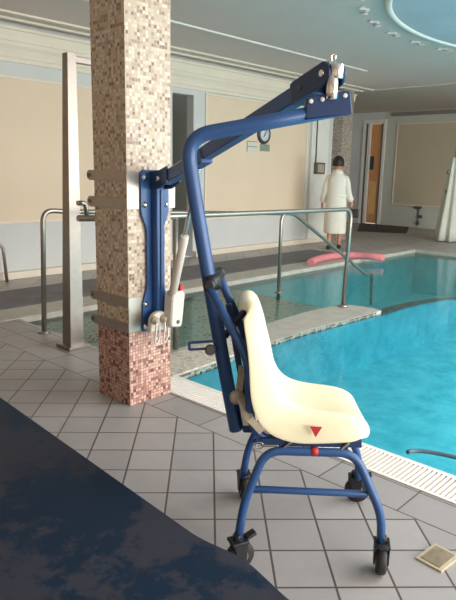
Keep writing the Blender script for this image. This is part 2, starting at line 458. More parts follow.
# waterline on the near pool wall
b = MB(); b.poly([W(PU0, -3.0, -0.2), W(PU0, VR, -0.2), W(PU0, VR, 0), W(PU0, -3.0, 0)])
struct(b.build('pool_waterline_trim', M['mosaic_band']))
b = MB(); b.poly([W(PU0, -3.0, Zs), W(PU0, VR, Zs), W(PU0, VR, -0.2), W(PU0, -3.0, -0.2)])
struct(b.build('pool_near_wall', M['pool_bright']))
b = MB(); b.ubox(PU0+0.002, PU0+0.17, -2.9, VR-0.01, -0.30, -0.09); struct(b.build('pool_edge_step_trim', M['pool_step']))
# low dividing ledge, its top just awash, running on under water as a curved step
led_near = [(2.45, -2.93), (3.17, -2.97), (3.72, -3.04), (4.36, -3.05), (4.9, -3.02), (5.45, -3.0), (6.06, -2.985), (6.53, -2.95), (6.92, -2.85), (7.3, -2.66), (7.62, -2.35), (7.85, -1.9), (8.0, -1.3), (8.05, -0.5), (8.05, VR)]
led_far = [(2.45, -3.42), (3.17, -3.42), (3.72, -3.43), (4.36, -3.46), (4.9, -3.49), (5.46, -3.46), (5.56, -3.36), (5.60, -3.12)]
def band(path, off):                    # points shifted to the far side of the curve
    out = []
    for i, p in enumerate(path):
        a = Vector(path[max(0, i-1)]); c = Vector(path[min(len(path)-1, i+1)]); d = (c-a).normalized()
        out.append((p[0]+d.y*off*1.0, p[1]-d.x*off))
    return out
k = 5
top = led_near[:k+1] + [(5.56, -2.995)] + led_far[::-1]
b = MB(); b.prism([W(u, v, -0.42) for u, v in top], UP, 0.76+0.06)
struct(b.build('pool_ledge_slab', M['coping']))
b = MB()                                # white mosaic strip near the corner, laid on the ledge
b.prism([W(u, v, -0.006) for u, v in [(2.45, -2.93), (3.17, -2.97), (3.72, -3.04), (3.72, -3.32), (3.17, -3.34), (2.45, -3.34)]], UP, 0.01)
struct(b.build('pool_ledge_trim', M['mosaic_white']))
b = MB()                                # dark mosaic face below it, both sides of the water line
nb = [(u, v+0.012) for u, v in led_near]
for i in range(len(nb)-1):
    z1 = -0.012 if i < k else -0.07
    b.poly([W(*nb[i], -0.055), W(*nb[i+1], -0.055), W(*nb[i+1], z1), W(*nb[i], z1)])
struct(b.build('pool_ledge_band_trim', M['mosaic_band']))
b = MB()
for i in range(len(nb)-1):
    b.poly([W(*nb[i], -1.35), W(*nb[i+1], -1.35), W(*nb[i+1], -0.055), W(*nb[i], -0.055)])
struct(b.build('pool_step_wall', M['pool_bright']))
b = MB(); bb = band(led_near, 0.22)
for i in range(k, len(nb)-1):
    b.poly([W(*nb[i], -0.07), W(*nb[i+1], -0.07), W(*bb[i+1], -0.09), W(*bb[i], -0.09)])
    b.poly([W(*bb[i], -0.09), W(*bb[i+1], -0.09), W(*bb[i+1], -1.35), W(*bb[i], -1.35)])
struct(b.build('pool_step_trim', M['mosaic_band']))
b = MB()                                # bright floor of the inner basin up to the curved step
b.poly([W(7.0, -2.82, Zs), W(7.0, VR, Zs), W(8.05, VR, Zs), W(8.05, -0.5, Zs), W(7.85, -1.9, Zs), W(7.62, -2.35, Zs), W(7.3, -2.66, Zs)])
struct(b.build('pool_inner_floor', M['pool_bright']))
b = MB(); b.poly([W(PU0, VR, WL), W(PU1, VR, WL), W(PU1, PV0, WL), W(PU0, PV0, WL)])      # faces up
struct(b.build('pool_water', M['water'], recalc=False))

# overflow grating
g = thing('overflow_grating', 'white slatted overflow grating along the near pool edge', 'grating', W(2.51, 0, 0))
b = MB(); b.ubox(2.387, 2.628, -2.94, VR-0.02, -0.12, -0.03); b.build('gutter', M['gutter'], g)
b = MB()
b.ubox(2.387, 2.405, -2.94, VR-0.02, -0.03, 0.006); b.ubox(2.600, 2.628, -2.94, VR-0.02, -0.03, 0.004)
v = -2.92
while v < 3.0:
    b.ubox(2.40, 2.6, v, v+0.013, -0.02, 0.004); v += 0.0235
b.build('slats', M['grating'], g)

# ---- walls
PANZ0, PANZ1 = 0.62, 2.41
def wall(name, mat, u0, u1, v0, v1, z0, z1): return slab(u0, u1, v0, v1, z1, z0, name, mat)
wall('wall_left', M['wall_lower'], UN, 6.30, VL-0.15, VL, 0, 3.3)
wall('wall_left_far', M['wall_lower'], 6.74, 11.2, VL-0.15, VL, 0, 3.3)
wall('wall_left_over_opening', M['wall_lower'], 6.30, 6.74, VL-0.15, VL, 2.52, 3.3)
# narrow opening in the left wall with a deep grey reveal
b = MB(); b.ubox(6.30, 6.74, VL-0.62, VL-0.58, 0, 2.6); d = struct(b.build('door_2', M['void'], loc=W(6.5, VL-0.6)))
b = MB(); b.ubox(6.74, 6.80, VL-0.6, VL-0.15, 0, 2.6); b.ubox(6.24, 6.30, VL-0.6, VL-0.15, 0, 2.6); b.build('door_reveal', M['reveal'], d)
b = MB(); b.ubox(6.53, 6.58, VL-0.56, VL-0.5, 0, 2.5); b.build('door_edge', M['white'], d)
wall('wall_alcove', M['wall_lower'], 11.2, UB, -10.15, -10.0, 0, 3.3)
wall('wall_alcove_return', M['wall_lower'], 11.2, 11.35, -10.0, VL-0.15, 0, 3.3)
DV0, DV1, DZ = -9.06, -8.5, 2.74        # far door opening in the back wall
wall('wall_back', M['wall_back'], UB, UB+0.15, DV1, VR, 0, 3.3)
wall('wall_back_beside_door', M['wall_lower'], UB, UB+0.15, -10.15, DV0, 0, 3.3)
wall('wall_back_over_door', M['wall_lower'], UB, UB+0.15, DV0, DV1, DZ, 3.3)
d = struct(MB().ubox(UB+0.02, UB+0.07, DV0+0.17, DV1-0.06, 0.03, DZ-0.02).build('door_1', M['wood'], loc=W(UB, -8.78)))
b = MB(); b.ubox(UB+0.012, UB+0.02, DV0+0.2, DV1-0.14, 0.28, 1.18); b.build('door_panel', plain('pale_orange_wood', rgb(228, 182, 120), 0.5), d)
b = MB(); b.ubox(UB+0.008, UB+0.02, DV0+0.18, DV0+0.3, 1.5, 1.86); b.build('door_plate', M['glass_dark'], d)
b = MB()
b.ubox(UB-0.05, UB+0.02, DV0-0.07, DV0+0.0, 0, DZ+0.09, 0.006); b.ubox(UB-0.05, UB+0.02, DV0+0.09, DV0+0.17, 0, DZ+0.02, 0.006)
b.ubox(UB-0.05, UB+0.02, DV1-0.005, DV1+0.07, 0, DZ+0.09, 0.006); b.ubox(UB-0.05, UB+0.02, DV0, DV1, DZ, DZ+0.09, 0.006)
b.build('door_frame', M['white'], d)
b = MB(); b.ubox(UB+0.0, UB+0.05, DV1-0.07, DV1-0.005, 0, DZ); b.ubox(UB+0.03, UB+0.06, DV0, DV0+0.1, 0, DZ); b.build('door_jamb', M['dark_trim'], d)
# beige fields framed by white mouldings
def panel(n, along, u0, u1, z0, z1, at, mat):
    b = MB(); f = MB(); w = 0.035
    if along == 'u':
        b.ubox(u0, u1, at, at+0.008, z0, z1)
        for a in ((u0-w, u0, z0-w, z1+w), (u1, u1+w, z0-w, z1+w), (u0, u1, z0-w, z0), (u0, u1, z1, z1+w)): f.ubox(a[0], a[1], at, at+0.025, a[2], a[3], 0.006)
    else:
        b.ubox(at-0.008, at, u0, u1, z0, z1)
        for a in ((u0-w, u0, z0-w, z1+w), (u1, u1+w, z0-w, z1+w), (u0, u1, z0-w, z0), (u0, u1, z1, z1+w)): f.ubox(at-0.025, at, a[0], a[1], a[2], a[3], 0.006)
    p = struct(b.build('wall_panel', mat)); f.build('panel_frame', M['cornice'], p)
panel(1, 'u', UN, 6.02, PANZ0+0.1, PANZ1, VL, M['wall_beige'])
panel(2, 'u', 7.02, 9.72, PANZ0, 2.55, VL, M['wall_beige'])
panel(3, 'v', -8.08, -3.5, 0.6, 2.68, UB, plain('shaded_beige_wall_paint', rgb(196, 182, 156), 0.8, var=0.03, scale=1.2))  # left panels' beige with the far corner's shade mixed into the colour
# white pilaster beside the far mosaic column
struct(MB().ubox(9.85, 10.42, VL, VL+0.06, 0, 2.95, 0.01).build('trim_1', M['white']))
# baseboards
struct(MB().ubox(UN, 6.30, VL, VL+0.09, 0, 0.09, 0.008).build('baseboard_left', M['cornice']))
struct(MB().ubox(6.74, 11.2, VL, VL+0.09, 0, 0.09, 0.008).build('baseboard_left_far', M['cornice']))
struct(MB().ubox(UB-0.03, UB, DV1+0.08, VR, 0, 0.12, 0.006).build('baseboard_back', M['wall_back']))
# ceiling with a border moulding and a lower far end
US = 11.3
SK = (2.9, 11.0, -0.4, 4.3)               # added, unseen roof opening that brightens the pool
slab(UN, US, VL, SK[2], 3.4, ZC, 'ceiling', M['ceiling'])
slab(UN, SK[0], SK[2], VR, 3.4, ZC, 'ceiling_near', M['ceiling'])
slab(SK[1], US, SK[2], VR, 3.4, ZC, 'ceiling_beyond_added_opening', M['ceiling'])
slab(SK[0], SK[1], SK[3], VR, 3.4, ZC, 'ceiling_window_side', M['ceiling'])
slab(US, UB+0.2, -10.2, VR, 3.4, ZC-0.02, 'ceiling_far_soffit', M['soffit'])
b = MB()
for k in range(5):
    a = SK[0]+(SK[1]-SK[0])*k/4; b.ubox(a-0.04, a+0.04, SK[2], SK[3], 3.25, 3.35)
struct(b.build('window_5', M['white']))  # bars across the added roof opening
struct(MB().ubox(UN, 9.2, -5.57, -5.52, ZC-0.02, ZC, 0.006).build('trim_2', M['white']))
struct(MB().ubox(UN, US, -6.66, -6.60, ZC-0.025, ZC, 0.006).build('trim_3', M['cornice']))
struct(MB().ubox(UN, US, -6.95, -6.86, ZC-0.03, ZC, 0.006).build('trim_4', M['cornice']))
# cornice on the left wall, swept from one profile
prof = [(0.0, 2.60), (0.03, 2.60), (0.03, 2.64), (0.045, 2.66), (0.045, 2.70), (0.06, 2.74), (0.09, 2.78), (0.10, 2.82), (0.12, 2.82), (0.12, 2.87), (0.14, 2.93), (0.16, 2.94), (0.16, 2.97), (0.0, 2.97)]
b = MB(); b.grid([[W(u, VL+dv, z) for dv, z in prof] for u in (UN, 11.2)], True, True, True, smooth=False)
struct(b.build('trim_5', M['cornice']))
struct(MB().ubox(UB-0.06, UB, -8.3, VR, 2.90, 2.99, 0.01).build('shadow_gap_trim', M['dark_trim']))  # dark strip standing in for the shadow gap under the soffit
# window side (right of the frame): openings that let the daylight in
wn = 0
for u0, u1 in ((-2.9, -0.4), (0.0, 3.2), (3.6, 6.8), (7.2, 10.2)):
    wn += 1
    b = MB()
    for a in (u0, (u0+u1)/2, u1): b.ubox(a-0.04, a+0.04, VR, VR+0.1, 0.35, 2.75)
    b.ubox(u0, u1, VR, VR+0.1, 0.35, 0.43); b.ubox(u0, u1, VR, VR+0.1, 2.67, 2.75)
    struct(b.build('window_%d' % wn, M['white']))
wall('wall_near', M['wall_beige'], UN-0.15, UN, VL, VR, 0, 3.3)
wall('wall_right_lower', M['wall_lower'], UN, UB, VR, VR+0.15, -1.4, 0.35)
wall('wall_right_upper', M['wall_lower'], UN, UB, VR, VR+0.15, 2.75, 3.3)
for i, (u0, u1) in enumerate(((-0.4, 0.0), (3.2, 3.6), (6.8, 7.2), (10.2, UB))):
    wall('wall_right_pier_%d' % (i+1), M['wall_lower'], u0, u1, VR, VR+0.15, 0.35, 2.75)

# mosaic columns
P0u, P1u, P0v, P1v = 2.07, 2.39, -3.02, -2.71
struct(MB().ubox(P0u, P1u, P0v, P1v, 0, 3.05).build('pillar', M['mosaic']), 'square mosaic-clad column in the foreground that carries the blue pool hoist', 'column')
struct(MB().ubox(10.63, 11.0, -7.2, -6.88, 0, 3.05).build('pillar', M['mosaic_grey']), 'square grey mosaic column by the far wall behind the person in white', 'column')

# ------------------------------------------------------------------ pool hoist on the column
hoist = thing('pool_hoist', 'blue steel pool hoist clamped to the foreground mosaic column with steel bands', 'hoist', W(2.23, -2.6, 0.45))
for (za, zb, straps) in ((1.16, 1.372, ((1.16, 1.222), (1.314, 1.372))), (0.45, 0.657, ((0.45, 0.505), (0.60, 0.657)))):
    b = MB(); b.ubox(P0u-0.006, P1u+0.03, P1v, P1v+0.008, za, zb, 0.002)
    pl = b.build('clamp_plate', M['steel'], hoist)
    for s0, s1 in straps:
        b = MB()
        zc, hh = (s0+s1)/2, (s1-s0)/2
        b.ubox(P0u-0.007, P0u-0.001, P0v, P1v+0.006, s0, s1)                    # across the near left face
        out = [W(P0u-0.004, P0v-0.0, s0), W(P0u-0.004, P0v-0.035, s0)]
        for k in range(7):
            a = -PI/2 + PI*k/6; out.append(W(P0u-0.004, P0v-0.035-hh*math.cos(a), zc+hh*math.sin(a)))
        out += [W(P0u-0.004, P0v, s1)]
        b.prism(out, UV_U, 0.008)
        b.ubox(P0u, P1u+0.03, P0v-0.012, P0v-0.004, s0, s1)                     # round the back
        b.ubox(P1u+0.022, P1u+0.03, P0v-0.01, P1v+0.004, s0, s1)                # up the far face
        st = b.build('strap', M['steel'], pl)
        b = MB(); b.lathe([(0.011, 0), (0.011, 0.008), (0.006, 0.011)], W(P0u-0.007, P0v-0.037, zc), -UV_U, 8); b.build('bolt', M['hub'], st)
# blue back plate, waisted
pc = 2.256
half = [(0.085, 1.378), (0.104, 1.358), (0.104, 1.155), (0.098, 1.125), (0.068, 1.055), (0.063, 1.02), (0.063, 0.73), (0.068, 0.70), (0.092, 0.63), (0.098, 0.60), (0.098, 0.45), (0.085, 0.44)]
pts = [W(pc+a, P1v+0.014, z) for a, z in half] + [W(pc-a, P1v+0.014, z) for a, z in half[::-1]]
b = MB(); b.prism(pts, UV_V, 0.012, 0.002); plate = b.build('back_plate', M['blue'], hoist)
b = MB(); b.ubox(pc-0.03, pc+0.03, P1v+0.02, P1v+0.07, 0.44, 1.368, 0.008)
b.build('upright_channel', M['blue'], hoist)
b = MB(); b.ubox(pc-0.006, pc+0.006, P1v+0.07, P1v+0.078, 0.46, 1.27, 0.002); b.build('seam_rib', M['blue'], hoist)
for du in (-0.08, 0.08):
    for z in (1.335, 1.185, 0.61, 0.475):
        b = MB(); cc = W(pc+du, P1v+0.02, z)
        b.lathe([(0.017, 0), (0.017, 0.003), (0.0105, 0.003), (0.0105, 0.012), (0.004, 0.013)], cc, UV_V, 10); b.build('bolt', M['chrome'], plate)
# arm
A = W(pc, -2.60, 1.332); E_ = Vector((0.330, 2.12, 1.703))
ad = (E_-A).normalized(); hz = Vector((ad.y, -ad.x, 0)).normalized()
b = MB()
for s in (-1, 1):
    side = hz*s*0.038
    b.prism([W(pc, -2.69, 1.27)+side, W(pc, -2.69, 1.37)+side, A+side+Vector((0, 0, 0.045)), A+ad*0.12+side+Vector((0, 0, 0.04)), A+ad*0.12+side-Vector((0, 0, 0.045)), A+side-Vector((0, 0, 0.055))], hz, 0.008)
b.build('pivot_bracket', M['blue_dark'], hoist)
b = MB(); b.cyl(A-hz*0.055, A+hz*0.055, 0.014); b.build('pivot_pin', M['chrome'], hoist)
arm = MB(); arm.bar(A, E_-ad*0.10, 0.055, 0.062, hz, 0.006); arm = arm.build('arm', M['blue'], hoist)
b = MB(); q = A + ad*0.0 - Vector((0, 0, 0.045)); b.bar(A+ad*0.02-up*0.006, A+ad*0.54-up*0.014, 0.066, 0.068, hz, 0.006); b.build('arm_channel', M['blue'], arm)
b = MB()
nrm = hz.cross(ad).normalized()
if nrm.z < 0: nrm = -nrm
b.bar(E_-ad*0.20, E_-ad*0.08, 0.068, 0.078, hz, 0.006)
for s in (-1, 1):
    o_ = hz*s*0.032
    out = [E_-ad*0.18-nrm*0.038+o_, E_-ad*0.18+nrm*0.038+o_]
    for k in range(9):
        a = PI/2 - PI*k/8; out.append(E_+ad*(0.036*math.cos(a))+nrm*(0.038*math.sin(a))+o_)
    b.prism(out, hz, 0.01, 0.002)
fork = b.build('arm_fork', M['blue_dark'], arm)
b = MB(); b.cyl(E_-hz*0.044, E_+hz*0.044, 0.012); b.build('fork_pin', M['chrome'], fork)
b = MB(); b.cyl(E_-ad*0.13-hz*0.044, E_-ad*0.13+hz*0.044, 0.009); b.build('fork_bolt', M['hub'], fork)
b = MB(); b.cyl(E_+Vector((0.0, 0, 0.012))-hz*0.026, E_+Vector((0, 0, 0.012))+hz*0.026, 0.030, 20)
b.cyl(E_+Vector((0.012, -0.03, 0.028)), E_+Vector((0.012, -0.03, -0.02)), 0.024, 18); sw = b.build('swivel_collar', M['chrome'], arm)
b = MB(); b.tube(fillet([E_+Vector((0, -.0, 0.03)), E_+Vector((-0.004, 0, 0.065)), E_+Vector((0.012, 0, 0.062)), E_+Vector((0.010, 0, 0.045))], 0.01, 3), 0.004, 6); b.build('safety_clip', M['chrome'], sw)
b = MB(); b.lathe([(0.012, 0.02), (0.018, 0.0), (0.0195, -0.03), (0.0195, -0.062), (0.014, -0.066)], E_+Vector((0, -0.035, -0.02)), Z, 16); b.build('hanging_hook', M['chrome'], sw)
# linear actuator
M0 = W(2.29, -2.585, 0.65); M1 = A+ad*0.44-nrm*0.05
md = (M1-M0).normalized()
b = MB()
out = [W(2.245, -2.58, 0.505), W(2.255, -2.58, 0.482), W(2.325, -2.58, 0.474), W(2.338, -2.58, 0.49), W(2.360, -2.58, 0.665), W(2.345, -2.58, 0.69), W(2.275, -2.58, 0.69), W(2.258, -2.58, 0.655)]
b.prism(out, UV_V, 0.075, 0.008); mot = b.build('actuator_motor', M['motor'], hoist)
b = MB(); b.cyl(M0, M0+(M1-M0)*0.52, 0.024, 16); act = b.build('actuator_tube', M['motor'], hoist)
b = MB(); b.cyl(M0+(M1-M0)*0.5, M1, 0.0115, 12); b.build('actuator_rod', M['chrome'], act)
b = MB(); b.box(W(2.342, -2.575, 0.70), (UV_U, UV_V, UP), (0.012, 0.02, 0.022), None, 0.003); b.build('emergency_button', M['red'], mot)
b = MB(); b.lathe([(0.012, 0), (0.012, 0.004), (0.004, 0.005)], W(2.30, -2.543, 0.51), UV_V, 12); b.build('maker_badge', M['hub'], mot)
# controller bracket with two plugs and hanging leads
b = MB()
out = []
for k in range(9):
    a = PI - PI*k/8; out.append(W(2.215+0.065*math.cos(a), -2.62, 0.525+0.05*math.sin(a)))
out += [W(2.29, -2.62, 0.46), W(2.14, -2.62, 0.46)]
b.prism([p for p in out], UV_V, 0.035, 0.005); ctl = b.build('plug_holder', M['motor'], hoist)
for du in (-0.035, 0.03):
    b = MB(); b.lathe([(0.024, 0), (0.024, 0.012), (0.014, 0.016), (0.014, 0.03), (0.006, 0.032)], W(2.205+du, -2.603, 0.53), UV_V, 14); b.build('plug', M['strap'], ctl)
    pts = [W(2.205+du, -2.585, 0.53), W(2.185+du, -2.56, 0.48), W(2.18+du, -2.57, 0.41), W(2.20+du, -2.58, 0.385), W(2.225+du, -2.58, 0.42), W(2.225+du, -2.58, 0.50)]
    b = MB(); b.tube(fillet(pts, 0.04, 5), 0.0055, 8); b.build('lead', M['motor'], ctl)

# ------------------------------------------------------------------ transfer chair hanging from the hoist
CY = 2.115
chair = thing('transfer_chair', 'cream shell seat on a blue wheeled frame with a tall curved blue mast', 'chair', Vector((0.31, CY, 0)))
mast_pts = [(0.063, CY, 0.425), (-0.035, CY, 0.88), (-0.128, CY, 1.30), (-0.148, CY, 1.50), (-0.02, CY, 1.525), (0.12, CY, 1.548), (0.40, CY, 1.608)]
b = MB()
path = fillet([(0.040, CY, 0.425), (-0.022, CY, 0.74), (-0.126, CY, 1.31), (-0.155, CY, 1.492), (0.03, CY, 1.527), (0.388, CY, 1.598)], [0.2, 0.1, 0.17, 0.06], 9)
b.tube(path, 0.0255, 18); mast = b.build('mast', M['blue'], chair)
b = MB()
def ip(x, z): return Vector((x, CY, z))
b.prism([ip(0.246, 1.553), ip(0.246, 1.622), ip(0.253, 1.628), ip(0.384, 1.650), ip(0.392, 1.644), ip(0.402, 1.582), ip(0.400, 1.574)], Y, 0.056, 0.004)
hp = b.build('hanger_plate', M['blue_dark'], mast)
for x, z in ((0.262, 1.612), (0.30, 1.619), (0.374, 1.632)):
    b = MB(); b.lathe([(0.0075, 0), (0.0075, 0.004), (0.003, 0.005)], Vector((x, CY-0.028, z)), -Y, 10); b.build('bolt', M['white'], hp)
# lower mast socket with a white sticker
b = MB(); b.box(ip(0.078, 0.50), (X, Y, Vector((-0.2, 0, 1)).normalized()), (0.026, 0.032, 0.075), None, 0.005)
b.bar((0.066, CY+0.01, 0.57), (0.002, CY+0.01, 0.91), 0.022, 0.022, Y, 0.004)
sock = b.build('mast_socket', M['blue_dark'], chair)
b = MB(); b.box(Vector((0.070, CY-0.034, 0.50)), (X, Y, Vector((-0.2, 0, 1)).normalized()), (0.013, 0.002, 0.042)); b.build('sticker', M['white'], sock)
# clamps, lock handle
def mir(p): return Vector((p[0], 2*CY-p[1], p[2]))
b = MB(); b.cyl((-0.066, CY-0.05, 0.990), (-0.040, CY+0.06, 1.008), 0.026, 18)
b.tube([(-0.052, CY, 0.965), (-0.062, CY, 1.015)], 0.032, 18); clamp = b.build('mast_clamp', M['black'], chair)
for s in (1, -1):
    c0 = Vector((-0.066, CY-0.06, 0.990)) if s > 0 else Vector((-0.035, CY+0.07, 1.012))
    b = MB(); b.lathe([(0.014, -0.02), (0.022, -0.016), (0.022, 0.016), (0.014, 0.02)], c0, Y, 16); b.build('clamp_knob', M['black'], clamp)
b = MB()
b.bar((-0.045, CY-0.05, 0.786), (-0.135, CY-0.06, 0.780), 0.009, 0.009, Z, 0.002); b.bar((-0.04, CY-0.04, 0.757), (-0.135, CY-0.06, 0.755), 0.009, 0.009, Z, 0.002)
b.bar((-0.134, CY-0.06, 0.752), (-0.134, CY-0.06, 0.784), 0.009, 0.009, Y, 0.002)
lk = b.build('lock_handle', M['blue_dark'], chair)
b = MB(); b.lathe([(0.010, 0), (0.019, 0.004), (0.019, 0.02), (0.012, 0.025)], Vector((-0.060, CY-0.045, 0.755)), -Y, 18); b.build('lock_knob', M['hub'], lk)
# two bent side tubes of the seat frame
side = [(-0.072, CY-0.062, 0.99), (0.060, CY-0.140, 0.775), (0.076, CY-0.150, 0.72), (0.086, CY-0.155, 0.53), (0.13, CY-0.155, 0.462), (0.47, CY-0.155, 0.458)]
for f in (lambda p: Vector(p), lambda p: mir(p) + Vector((0.034, 0.01, 0.02)) if p[2] > 0.9 else mir(p)):
    b = MB(); b.tube(fillet([f(p) for p in side], [0.03, 0.03, 0.05, 0.06], 5), 0.0155, 12); b.build('side_tube', M['blue'], chair)
b = MB()
b.cyl((0.07, CY-0.145, 0.74), (0.07, CY+0.145, 0.74), 0.012); b.bar((-0.01, CY+0.0, 0.79), (0.062, CY+0.10, 0.86), 0.02, 0.02, Z, 0.003)
b.build('back_brace', M['blue_dark'], chair)
# under-seat channels and cross plates
b = MB()
for s in (-1, 1): b.box((0.30, CY+s*0.172, 0.462), (X, Y, Z), (0.175, 0.010, 0.014), None, 0.003)
for x in (0.18, 0.42): b.box((x, CY, 0.452), (X, Y, Z), (0.02, 0.165, 0.012), None, 0.003)
under = b.build('seat_carrier', M['blue_dark'], chair)
for x in (0.20, 0.40):
    b = MB(); b.bar((x, CY-0.187, 0.442), (x+0.028, CY-0.187, 0.47), 0.012, 0.008, Y, 0.001); b.build('latch', M['steel'], under)
b = MB(); b.cyl((0.13, CY-0.185, 0.452), (0.185, CY-0.185, 0.452), 0.0045, 8)
ring = [(0.118+0.014*math.cos(2*PI*k/12), CY-0.185, 0.452+0.012*math.sin(2*PI*k/12)) for k in range(13)]
b.tube(ring, 0.0028, 6, False); b.build('ring_pin', M['steel'], under)
# arched legs and cross bars
arch = [(0.052, CY-0.226, 0.11), (0.070, CY-0.212, 0.245), (0.140, CY-0.188, 0.435), (0.452, CY-0.188, 0.432), (0.552, CY-0.218, 0.215), (0.556, CY-0.224, 0.11)]
legs = []
for f in (lambda p: Vector(p), lambda p: mir(p) + Vector((0.026 if p[0] < 0.3 else 0.012, 0, 0))):
    b = MB(); b.tube(fillet([f(p) for p in arch], [0.05, 0.06, 0.06, 0.06], 6), 0.0155, 12); lg = b.build('arched_leg', M['blue'], chair)
    b = MB(); b.cyl(f((0.098, CY-0.192, 0.290)), f((0.502, CY-0.197, 0.282)), 0.0125, 12); b.build('cross_bar', M['blue'], lg)
    legs.append(lg)
b = MB(); b.tube([(0.298, CY-0.188, 0.435), (0.322, CY-0.188, 0.435)], 0.0162, 14); b.build('red_marker', M['red'], legs[0])
b = MB()
b = None
for x in (0.20, 0.42):
    b = MB(); b.cyl((x, CY-0.188, 0.435), (x, CY+0.188, 0.435), 0.012); b.build('cross_tie', M['blue_dark'], chair)
# casters
def caster(px, py, ang):
    ax = Vector((math.cos(ang), math.sin(ang), 0)); tr = Vector((-ax.y, ax.x, 0))     # wheel axis, trailing direction
    wc = Vector((px, py, 0.052))
    r = bpy.data.objects.new('caster', None); C.objects.link(r); r.parent = chair
    r.location = wc - wloc(chair)
    b = MB(); b.lathe([(0.02, -0.015), (0.046, -0.017), (0.052, -0.010), (0.052, 0.010), (0.046, 0.017), (0.02, 0.015)], wc, ax, 26); b.build('wheel', M['rubber'], r)
    b = MB(); b.lathe([(0.006, -0.019), (0.026, -0.018), (0.026, 0.018), (0.006, 0.019)], wc, ax, 18); b.build('wheel_hub', M['hub'], r)
    b = MB()
    for s in (-1, 1):
        o_ = ax*s*0.024
        b.prism([wc+o_-tr*0.014-Z*0.016, wc+o_+tr*0.014-Z*0.016, wc+o_+tr*0.034+Z*0.052, wc+o_-tr*0.02+Z*0.056], ax, 0.005, 0.001)
    b.box(wc+Z*0.058+tr*0.008, (ax, tr, Z), (0.028, 0.032, 0.006), None, 0.003)
    b.cyl(wc+Z*0.06+tr*0.012, wc+Z*0.085+tr*0.012, 0.016); b.build('fork', M['black'], r)
    b = MB()
    b.prism([wc+tr*0.03+Z*0.05-ax*0.02, wc+tr*0.03+Z*0.05+ax*0.02, wc-tr*0.0+Z*0.07+ax*0.02, wc-tr*0.0+Z*0.07-ax*0.02], Z, 0.012, 0.003)
    b.bar(wc-tr*0.02+Z*0.064, wc-tr*0.058+Z*0.078, 0.03, 0.012, ax, 0.003); b.build('brake_lever', M['black'], r)
caster(0.060, CY-0.225, math.radians(115))
caster(0.558, CY-0.234, math.radians(-10))
caster(0.570, CY+0.24, math.radians(80))
caster(0.086, CY+0.245, math.radians(12))
# moulded shell seat
prof = [(0.036, 0.912, 0.100), (0.046, 0.934, 0.125), (0.070, 0.944, 0.145), (0.096, 0.932, 0.160), (0.114, 0.875, 0.175), (0.130, 0.80, 0.183), (0.145, 0.72, 0.19),
        (0.164, 0.645, 0.195), (0.200, 0.588, 0.198), (0.258, 0.558, 0.200), (0.33, 0.547, 0.200), (0.41, 0.544, 0.199), (0.466, 0.536, 0.195), (0.503, 0.516, 0.188), (0.514, 0.488, 0.178)]
# depth of the rolled-over side flange and of the dish along the profile
flange = [0.0, 0.015, 0.035, 0.055, 0.060, 0.062, 0.070, 0.092, 0.118, 0.104, 0.084, 0.076, 0.068, 0.045, 0.02]
dishes = [0.0, 0.0, 0.004, 0.012, 0.02, 0.024, 0.026, 0.027, 0.026, 0.024, 0.022, 0.018, 0.012, 0.005, 0.0]
rows = []
for i, (x, z, hw) in enumerate(prof):
    a = prof[max(0, i-1)]; c = prof[min(len(prof)-1, i+1)]
    d = Vector((c[0]-a[0], 0, c[1]-a[1])).normalized(); nr = Vector((-d.z, 0, d.x))
    if nr.x < 0 and nr.z < 0: nr = -nr
    if nr.dot(Vector((1, 0, 1))) < 0: nr = -nr
    row = []
    for k in range(17):
        tt = -1 + 2*k/16
        at = abs(tt)
        rollin = 0.0 if at < 0.74 else ((at-0.74)/0.26)**1.7*(flange[i]+dishes[i])
        dish = dishes[i]*min(1.0, at/0.74)**2
        yy = hw*(tt if at < 0.8 else math.copysign(0.8+(at-0.8)*0.9, tt))
        e = 1.0
        row.append(Vector((x, CY+yy, z)) + nr*(dish - rollin)*e)
    rows.append(row)
b = MB(); b.grid(rows); seat = b.build('seat_shell', M['cream'], chair)
m_ = seat.modifiers.new('s', 'SOLIDIFY'); m_.thickness = 0.007; m_.offset = -1
m_ = seat.modifiers.new('u', 'SUBSURF'); m_.levels = 2; m_.render_levels = 2
b = MB(); b.prism([Vector((0.288, CY-0.2005, 0.533)), Vector((0.330, CY-0.2005, 0.532)), Vector((0.309, CY-0.2045, 0.496))], Y, 0.004); b.build('red_triangle', M['red'], seat)
# belt
b = MB()
b.bar((0.045, CY-0.10, 0.61), (0.085, CY-0.19, 0.545), 0.032, 0.004, X, 0.001); b.bar((0.055, CY-0.06, 0.70), (0.045, CY-0.10, 0.61), 0.025, 0.004, X, 0.001)
b.bar((0.082, CY-0.187, 0.55), (0.125, CY-0.212, 0.515), 0.026, 0.004, X, 0.001)
blt = b.build('lap_belt', M['strap'], chair)
b = MB(); b.lathe([(0.014, 0), (0.026, 0.003), (0.026, 0.014), (0.012, 0.018)], Vector((0.038, CY-0.10, 0.597)), -Y, 16); b.build('belt_buckle', M['strap'], blt)

# ------------------------------------------------------------------ foreground mat
ed = [(1.12, -0.55), (1.125, -0.80), (1.17, -0.985), (1.166, -1.05), (1.15, -1.16), (1.262, -2.647), (1.30, -3.15), (-0.4, -3.15), (-0.4, -0.55)]
b = MB(); b.prism(fillet([W(u, v, 0.15) for u, v in ed] + [W(*ed[0], 0.15)], [0.05]*7+[0.05], 4)[:-1], UP, 0.30, 0.02)
tag(b.build('padded_mat', M['vinyl'], loc=W(0.5, -1.8, 0)), 'thick dark navy vinyl mat with worn grey patches in the near foreground', 'mat')

